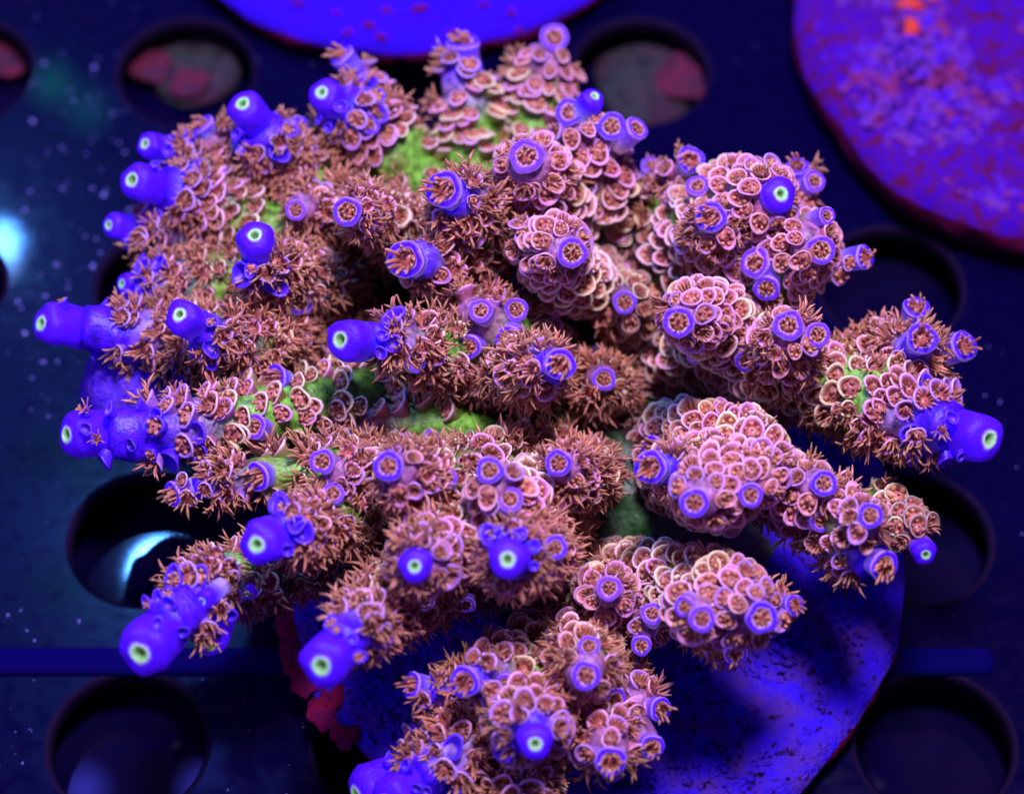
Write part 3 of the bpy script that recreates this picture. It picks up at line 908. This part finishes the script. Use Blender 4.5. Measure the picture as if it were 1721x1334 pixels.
# the disc the colony stands on
dc = Pz(1000, 905, .7)
cdisc = slab('frag_disc', (dc[0] - base_loc[0], dc[1] - base_loc[1], 0.008), 4.95, 5.3, .68, M_DISC, colony, seed=4, rough=.09, pits=.12, edge=.012)
dc2 = Pz(692, -242, .7)
d2 = slab('frag_disc', (dc2[0], dc2[1], 0.008), 4.95, 4.75, .7, M_DISC2, None, seed=2, rough=.04, pits=.05, edge=.008)
tag(d2, 'smooth bright blue ceramic disc with dark red rim behind the coral top', 'frag disc')
dc3 = Pz(1765, 5, 1.0)
d3 = slab('crusted_rock', (dc3[0], dc3[1], 0.008), 4.65, 5.35, 1.05, M_SLAB, None, seed=9, rough=.16, pits=.10, edge=.02, dome_=.25)
tag(d3, 'large round violet and red crusted rock in the upper right corner with orange algae spots', 'rock')
d3.data.materials.append(M_SLAB)


def blob_patch(name, parent, px, py, z, rx, ry, mat, seed, th=.06):
    ns, nr = 22, 5
    ph = np.linspace(0, 2 * np.pi, ns, endpoint=False)
    rg = np.random.default_rng(seed)
    rim = 1 + .22 * np.sin(2 * ph + rg.uniform(0, 6)) + .18 * np.sin(3 * ph + rg.uniform(0, 6)) + .1 * np.sin(7 * ph + rg.uniform(0, 6))
    V = []
    for q, zz in ((1.0, -.1), (.97, .3), (.8, .8), (.5, 1.0), (.05, 1.05)):
        V.append(np.stack([rx * q * rim * np.cos(ph), ry * q * rim * np.sin(ph), np.full(ns, zz * th)], -1))
    V = np.concatenate(V)
    V[:, 2] += vnoise(V, 6, seed) * .02
    p = Pz(px, py, z) - np.array(parent.location)
    return link(name, mesh_np(name, V, [grid_faces(nr, ns)], None, mat), parent, Vector(p))


for k, (x, y, a, b_) in enumerate(((488, 1066, .26, .50), (512, 1128, .30, .46), (548, 1188, .28, .36), (580, 1236, .2, .26))):
    q = blob_patch('red_crust', cdisc, x, y, .66, a, b_, M_CRUST, 80 + k)
    q.location = Vector(Pz(x, y, .66) - base_loc - np.array(cdisc.location))
for k, (x, y, a, b_) in enumerate(((1530, 8, .30, .12), (1590, 16, .12, .10), (1532, 46, .17, .20), (1562, -6, .25, .14))):
    blob_patch('algae_patch', d3, x, y, 1.22, a, b_, M_ORANGE, 40 + k)
for k, (x, y) in enumerate(((565, 22), (620, 42), (650, 18), (860, 22), (585, 54), (705, 14), (870, 50), (640, 62), (500, 5), (760, 55), (812, 8))):
    blob_patch('crust_fleck', d2, x, y, .78, .075 + .03 * (k % 3), .05 + .03 * (k % 2), M_CRUST, 60 + k, th=.02)
# knobs and grains raised on the crusted rock and on the colony's disc, past counting
def grains(name, parent, centre, rx, ry, z, n, size, mat, seed, rise=0.0):
    rg = np.random.default_rng(seed)
    ns = 6
    ph = np.linspace(0, 2 * np.pi, ns, endpoint=False)
    lib = []
    for zz, q in ((-.2, 1.0), (.35, .85), (.7, .45)):
        lib.append(np.stack([q * np.cos(ph), q * np.sin(ph), np.full(ns, zz)], -1))
    lib = np.concatenate(lib + [np.array([[0, 0, .8]])])
    F4 = grid_faces(3, ns); F3 = np.array([[12 + j, 12 + (j + 1) % 6, 18] for j in range(6)])
    Vs, A, B, off = [], [], [], 0
    for _ in range(n):
        a, q = rg.uniform(0, 6.283), math.sqrt(rg.uniform(0, .9))
        p = np.array([rx * q * math.cos(a), ry * q * math.sin(a), z])
        s = size * rg.uniform(.4, 1.3)
        th = rg.uniform(0, 6.28); cs, sn = math.cos(th), math.sin(th)
        S = lib * np.array([s * rg.uniform(.8, 2.2), s, s * .55])
        S = np.stack([S[:, 0] * cs - S[:, 1] * sn, S[:, 0] * sn + S[:, 1] * cs, S[:, 2]], -1)
        Vs.append(S + p + [0, 0, rise * (1 - q * q)]); A.append(F4 + off); B.append(F3 + off); off += len(lib)
    o = link(name, mesh_np(name, np.concatenate(Vs), [np.concatenate(A), np.concatenate(B)], None, mat), parent, None)
    o['kind'] = 'stuff'
    return o


grains('crust_grains', d3, None, 4.55, 5.2, 1.05, 5200, .075, M_GRIT, 5, rise=.25)
grains('crust_grains', d2, None, 4.8, 4.6, .70, 2200, .035, M_DISC2, 6)
grains('crust_grains', cdisc, None, 4.8, 5.1, .68, 4200, .05, M_DISC, 7)

# pale blue lobe low at the colony's left, and a small dim blue knob cluster beside it
def lobe(name, px, py, z, rx, rz, seed, mat=M_LOBE):
    nr, ns = 24, 40
    th = np.linspace(.02, np.pi - .02, nr); ph = np.linspace(0, 2 * np.pi, ns, endpoint=False)
    V = np.stack([np.sin(th)[:, None] * np.cos(ph)[None], np.sin(th)[:, None] * np.sin(ph)[None], np.cos(th)[:, None] * np.ones(ns)[None]], -1).reshape(-1, 3)
    V *= (1 + .10 * vnoise(V, 2, seed) + .05 * vnoise(V, 6, seed))[:, None]
    V *= [rx, rx, rz]
    p = Pz(px, py, z) - base_loc
    return link(name, mesh_np(name, V, [grid_faces(nr, ns)[:, ::-1]], None, mat), colony, Vector(p))


lobe('encrusting_lobe', 225, 665, 2.2, .85, .95, 3)
for k, (x, y) in enumerate(((262, 632), (290, 622), (305, 640), (275, 612))):
    lobe('side_knob', x, y, 3.0, .17, .2, 20 + k, M_DISC2)
# crust that spreads over the disc under the branches
for k, (x, y, a, b_) in enumerate(((1000, 900, 2.6, 2.2), (880, 940, 1.4, 1.2), (1150, 900, 1.6, 1.4))):
    pass
rg = np.random.default_rng(3)
nr, ns = 30, 60
q = np.linspace(.03, 1, nr); ph = np.linspace(0, 2 * np.pi, ns, endpoint=False)
V = np.stack([(q[:, None] * np.cos(ph)[None]) * 3.1, (q[:, None] * np.sin(ph)[None]) * 2.7, (1.9 * (1 - q ** 1.6))[:, None] * np.ones(ns)[None] + .45], -1).reshape(-1, 3)
V += (vnoise(V, .9, 4) * .25)[:, None] * [0.4, .4, 1]
V[:, 2] += vnoise(V, 3, 5) * .12
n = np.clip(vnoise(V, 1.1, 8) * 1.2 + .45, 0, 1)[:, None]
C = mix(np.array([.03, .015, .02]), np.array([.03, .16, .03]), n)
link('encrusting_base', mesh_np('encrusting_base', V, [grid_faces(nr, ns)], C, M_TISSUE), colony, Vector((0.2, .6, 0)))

# ------------------------------------------------------------------ the black rack with round holes
m, nt, b = new_mat('black_acrylic')
tc = nt.nodes.new('ShaderNodeTexCoord')
n1 = nt.nodes.new('ShaderNodeTexNoise'); n1.inputs['Scale'].default_value = 3.5; n1.inputs['Detail'].default_value = 8
nt.links.new(tc.outputs['Object'], n1.inputs['Vector'])
mr = nt.nodes.new('ShaderNodeMapRange'); mr.inputs['From Min'].default_value = .35; mr.inputs['From Max'].default_value = .75
mr.inputs['To Min'].default_value = .16; mr.inputs['To Max'].default_value = .34
nt.links.new(n1.outputs['Fac'], mr.inputs['Value']); nt.links.new(mr.outputs[0], b.inputs['Roughness'])
mc = nt.nodes.new('ShaderNodeMix'); mc.data_type = 'RGBA'
mc.inputs[6].default_value = (0.0012, 0.0005, 0.020, 1); mc.inputs[7].default_value = (0.002, 0.001, 0.032, 1)
nt.links.new(n1.outputs['Fac'], mc.inputs[0]); nt.links.new(mc.outputs[2], b.inputs['Base Color'])
b.inputs['Specular IOR Level'].default_value = .035
b.inputs['Coat Weight'].default_value = .16; b.inputs['Coat Roughness'].default_value = .045
M_BLACK = m
m, nt, b = new_mat('hole_wall_film')
b.inputs['Base Color'].default_value = (0.007, 0.0012, 0.022, 1); b.inputs['Roughness'].default_value = .8; b.inputs['Specular IOR Level'].default_value = .1
M_WALL = m

RC = [-14.1, -10.0, -5.95, -1.85, 2.35, 6.55, 10.7, 14.8]
RY = [Pz(860, y, 0)[1] for y in (1600, 1250, 905, 480, 120, -230)]
ex = [RC[0] - 2.1] + [(RC[i] + RC[i + 1]) / 2 for i in range(len(RC) - 1)] + [RC[-1] + 2.1]
ey = [RY[0] - 2.1] + [(RY[i] + RY[i + 1]) / 2 for i in range(len(RY) - 1)] + [RY[-1] + 2.1]
HR, TH = 1.2, .34
rack = None
VV, FF, FW, WV, off, woff = [], [], [], [], 0, 0
for i, cx in enumerate(RC):
    for j, cy in enumerate(RY):
        x0, x1, y0, y1 = ex[i], ex[i + 1], ey[j], ey[j + 1]
        ang = set(np.round(np.linspace(-np.pi, np.pi, 72, endpoint=False), 6))
        for X in (x0, x1):
            for Y in (y0, y1): ang.add(round(math.atan2(Y - cy, X - cx), 6))
        ang = np.array(sorted(ang)); n = len(ang)
        ca, sa = np.cos(ang), np.sin(ang)
        tx = np.where(ca > 0, (x1 - cx) / np.where(abs(ca) < 1e-9, 1e-9, ca), (x0 - cx) / np.where(abs(ca) < 1e-9, 1e-9, ca))
        ty = np.where(sa > 0, (y1 - cy) / np.where(abs(sa) < 1e-9, 1e-9, sa), (y0 - cy) / np.where(abs(sa) < 1e-9, 1e-9, sa))
        t = np.minimum(np.abs(tx), np.abs(ty))
        rings = [np.stack([cx + t * ca, cy + t * sa, np.zeros(n)], -1)]
        for r, z in ((HR + .125, 0), (HR + .10, 0)):
            rings.append(np.stack([cx + r * ca, cy + r * sa, np.full(n, z)], -1))
        VV.append(np.concatenate(rings)); FF.append(grid_faces(3, n)[:, ::-1] + off); off += 3 * n
        rings = [np.stack([cx + q * ca, cy + q * sa, np.full(n, z)], -1) for q, z in ((HR + .10, 0), (HR + .05, -.012), (HR + .018, -.04), (HR, -.09), (HR, -.2), (HR, -TH))]
        rings.append(np.stack([cx + (HR + .1) * ca, cy + (HR + .1) * sa, np.full(n, -TH - .01)], -1))
        rings.append(np.stack([cx + t * ca, cy + t * sa, np.full(n, -TH - .01)], -1))
        WV.append(np.concatenate(rings)); FW.append(grid_faces(8, n)[:, ::-1] + woff); woff += 8 * n
rack = link('frag_rack', mesh_np('frag_rack', np.concatenate(VV), [np.concatenate(FF)], None, M_BLACK))
tag(rack, 'glossy black acrylic frag rack with round holes under the coral and the discs', 'rack')
link('hole_lining', mesh_np('hole_lining', np.concatenate(WV), [np.concatenate(FW)], None, M_WALL), rack)

# rounded rail lying across the rack below the colony
m, nt, b = new_mat('dark_blue_plastic')
b.inputs['Base Color'].default_value = (0.003, 0.0015, 0.075, 1); b.inputs['Roughness'].default_value = .6; b.inputs['Specular IOR Level'].default_value = .0
nz = nt.nodes.new('ShaderNodeTexNoise'); nz.inputs['Scale'].default_value = 2
bp = nt.nodes.new('ShaderNodeBump'); bp.inputs['Strength'].default_value = .2
nt.links.new(nz.outputs['Fac'], bp.inputs['Height']); nt.links.new(bp.outputs[0], b.inputs['Normal'])
a0 = Pz(-400, 1112, 0); a1 = Pz(1670, 1112, 0)
ph = np.linspace(0, np.pi, 12)
prof = np.stack([.24 * np.cos(ph), .11 * np.sin(ph) ** .7 + .004], -1)
V = []
for x in (a0[0], a1[0] - .15, a1[0] - .04, a1[0]):
    k = 1 if x < a1[0] - .1 else (.8 if x < a1[0] - .01 else .3)
    V.append(np.stack([np.full(12, x), a0[1] + prof[:, 0] * k, .004 + prof[:, 1] * k], -1))
rail = link('support_rail', mesh_np('support_rail', np.concatenate(V), [grid_faces(4, 12, 0, False)], None, m))
tag(rail, 'dark blue straight plastic rail lying flat across the black rack, ending near the lower right', 'rail')

# tank floor below the rack
m, nt, b = new_mat('tank_floor_glass')
tc = nt.nodes.new('ShaderNodeTexCoord')
n1 = nt.nodes.new('ShaderNodeTexNoise'); n1.inputs['Scale'].default_value = .55; n1.inputs['Detail'].default_value = 3
nt.links.new(tc.outputs['Object'], n1.inputs['Vector'])
cr = nt.nodes.new('ShaderNodeValToRGB')
cr.color_ramp.elements[0].position = .38; cr.color_ramp.elements[0].color = (0.0015, 0.0006, 0.020, 1)
cr.color_ramp.elements[1].position = .62; cr.color_ramp.elements[1].color = (0.004, 0.0025, 0.024, 1)
nt.links.new(n1.outputs['Fac'], cr.inputs[0]); nt.links.new(cr.outputs[0], b.inputs['Base Color'])
b.inputs['Roughness'].default_value = .6; b.inputs['Specular IOR Level'].default_value = .0
b.inputs['Coat Weight'].default_value = .6; b.inputs['Coat Roughness'].default_value = .03
g = 60.0
fl = link('tank_floor', mesh_np('tank_floor', [[-g, -g, FLOOR_Z], [g, -g, FLOOR_Z], [g, g, FLOOR_Z], [-g, g, FLOOR_Z]], [np.array([[0, 1, 2, 3]])], None, m))
tag(fl, None, None, None, 'structure')

# pink stones on the tank floor, and two added grey discs imitating its lit patches
m = stone_mat('coralline_stone', (0.13, 0.018, 0.045), (0.07, 0.02, 0.05), (0.03, 0.01, 0.03), (0.16, 0.02, 0.05), .45, 1.5)
m2 = stone_mat('lit_floor_grey', (0.035, 0.040, 0.042), (0.05, 0.035, 0.05), (0.015, 0.012, 0.02), (0.05, 0.02, 0.04), .45, 1.2)
for k, (x, y, r, txt) in enumerate(((322, 112, .98, 'added grey-green disc for lit floor in the upper left hole, under two pink stones'),
                                    (1082, 140, .98, 'added grey-purple disc for lit floor in the hole right of the coral top'),
                                    (255, 112, .42, 'small pink stone on the tank floor, seen through the upper left hole, left one'),
                                    (318, 140, .36, 'dim pink stone on the tank floor, seen through the upper left hole, right one'),
                                    (1160, 128, .62, 'bright red-pink stone seen through the hole right of the coral top'),
                                    (5, 90, .6, 'dull red stone seen through the hole cut by the left edge'))):
    nr_, ns_ = 14, 22
    th = np.linspace(.05, np.pi - .05, nr_); ph = np.linspace(0, 2 * np.pi, ns_, endpoint=False)
    V = np.stack([np.sin(th)[:, None] * np.cos(ph)[None], np.sin(th)[:, None] * np.sin(ph)[None], np.cos(th)[:, None] * np.ones(ns_)[None]], -1).reshape(-1, 3)
    V *= (1 + .22 * vnoise(V, 1.4, k + 3))[:, None] * r * np.array([1, 1, .22])
    p = Pz(x, y, FLOOR_Z + (.1 if k < 2 else .32))
    o = link('floor_stone', mesh_np('floor_stone', V, [grid_faces(nr_, ns_)[:, ::-1]], None, m2 if k < 2 else m), None, Vector(p))
    tag(o, txt, 'stone', 'stones on the tank floor')

# specks of detritus lying on the rack
m, nt, b = new_mat('detritus')
b.inputs['Base Color'].default_value = (0.30, 0.28, 1.0, 1); b.inputs['Roughness'].default_value = .5
rg = np.random.default_rng(11)
Vs, Fs, off = [], [], 0
tet = np.array([[1, 0, 0], [-.5, .8, 0], [-.6, -.7, .1], [0, 0, .7], [0.1, 0, -.3]])
tf = np.array([[0, 1, 3], [1, 2, 3], [2, 0, 3], [1, 0, 4], [2, 1, 4], [0, 2, 4]])
cxs = np.array(RC); cys = np.array(RY)
for k in range(900):
    left = rg.random() < .55
    p = Pz(rg.uniform(-100, 450) if left else rg.uniform(-100, 1800), rg.uniform(80, 620) if left and rg.random() < .6 else rg.uniform(-50, 1400), 0)
    if (np.hypot(cxs[:, None] - p[0], cys[None] - p[1]) < HR + .08).any(): continue
    s = .012 * math.exp(rg.normal(0, .55)) if rg.random() < .93 else rg.uniform(.03, .06)
    th = rg.uniform(0, 6.28)
    R = np.array([[math.cos(th), -math.sin(th), 0], [math.sin(th), math.cos(th), 0], [0, 0, 1]])
    Vs.append((tet * [s * rg.uniform(1, 2), s, s]) @ R.T + p + [0, 0, .004]); Fs.append(tf + off); off += 5
sp = link('detritus_specks', mesh_np('detritus_specks', np.concatenate(Vs), [np.concatenate(Fs)], None, m, smooth=False))
tag(sp, 'tiny pale blue specks of detritus scattered over the black rack', 'detritus', None, 'stuff')
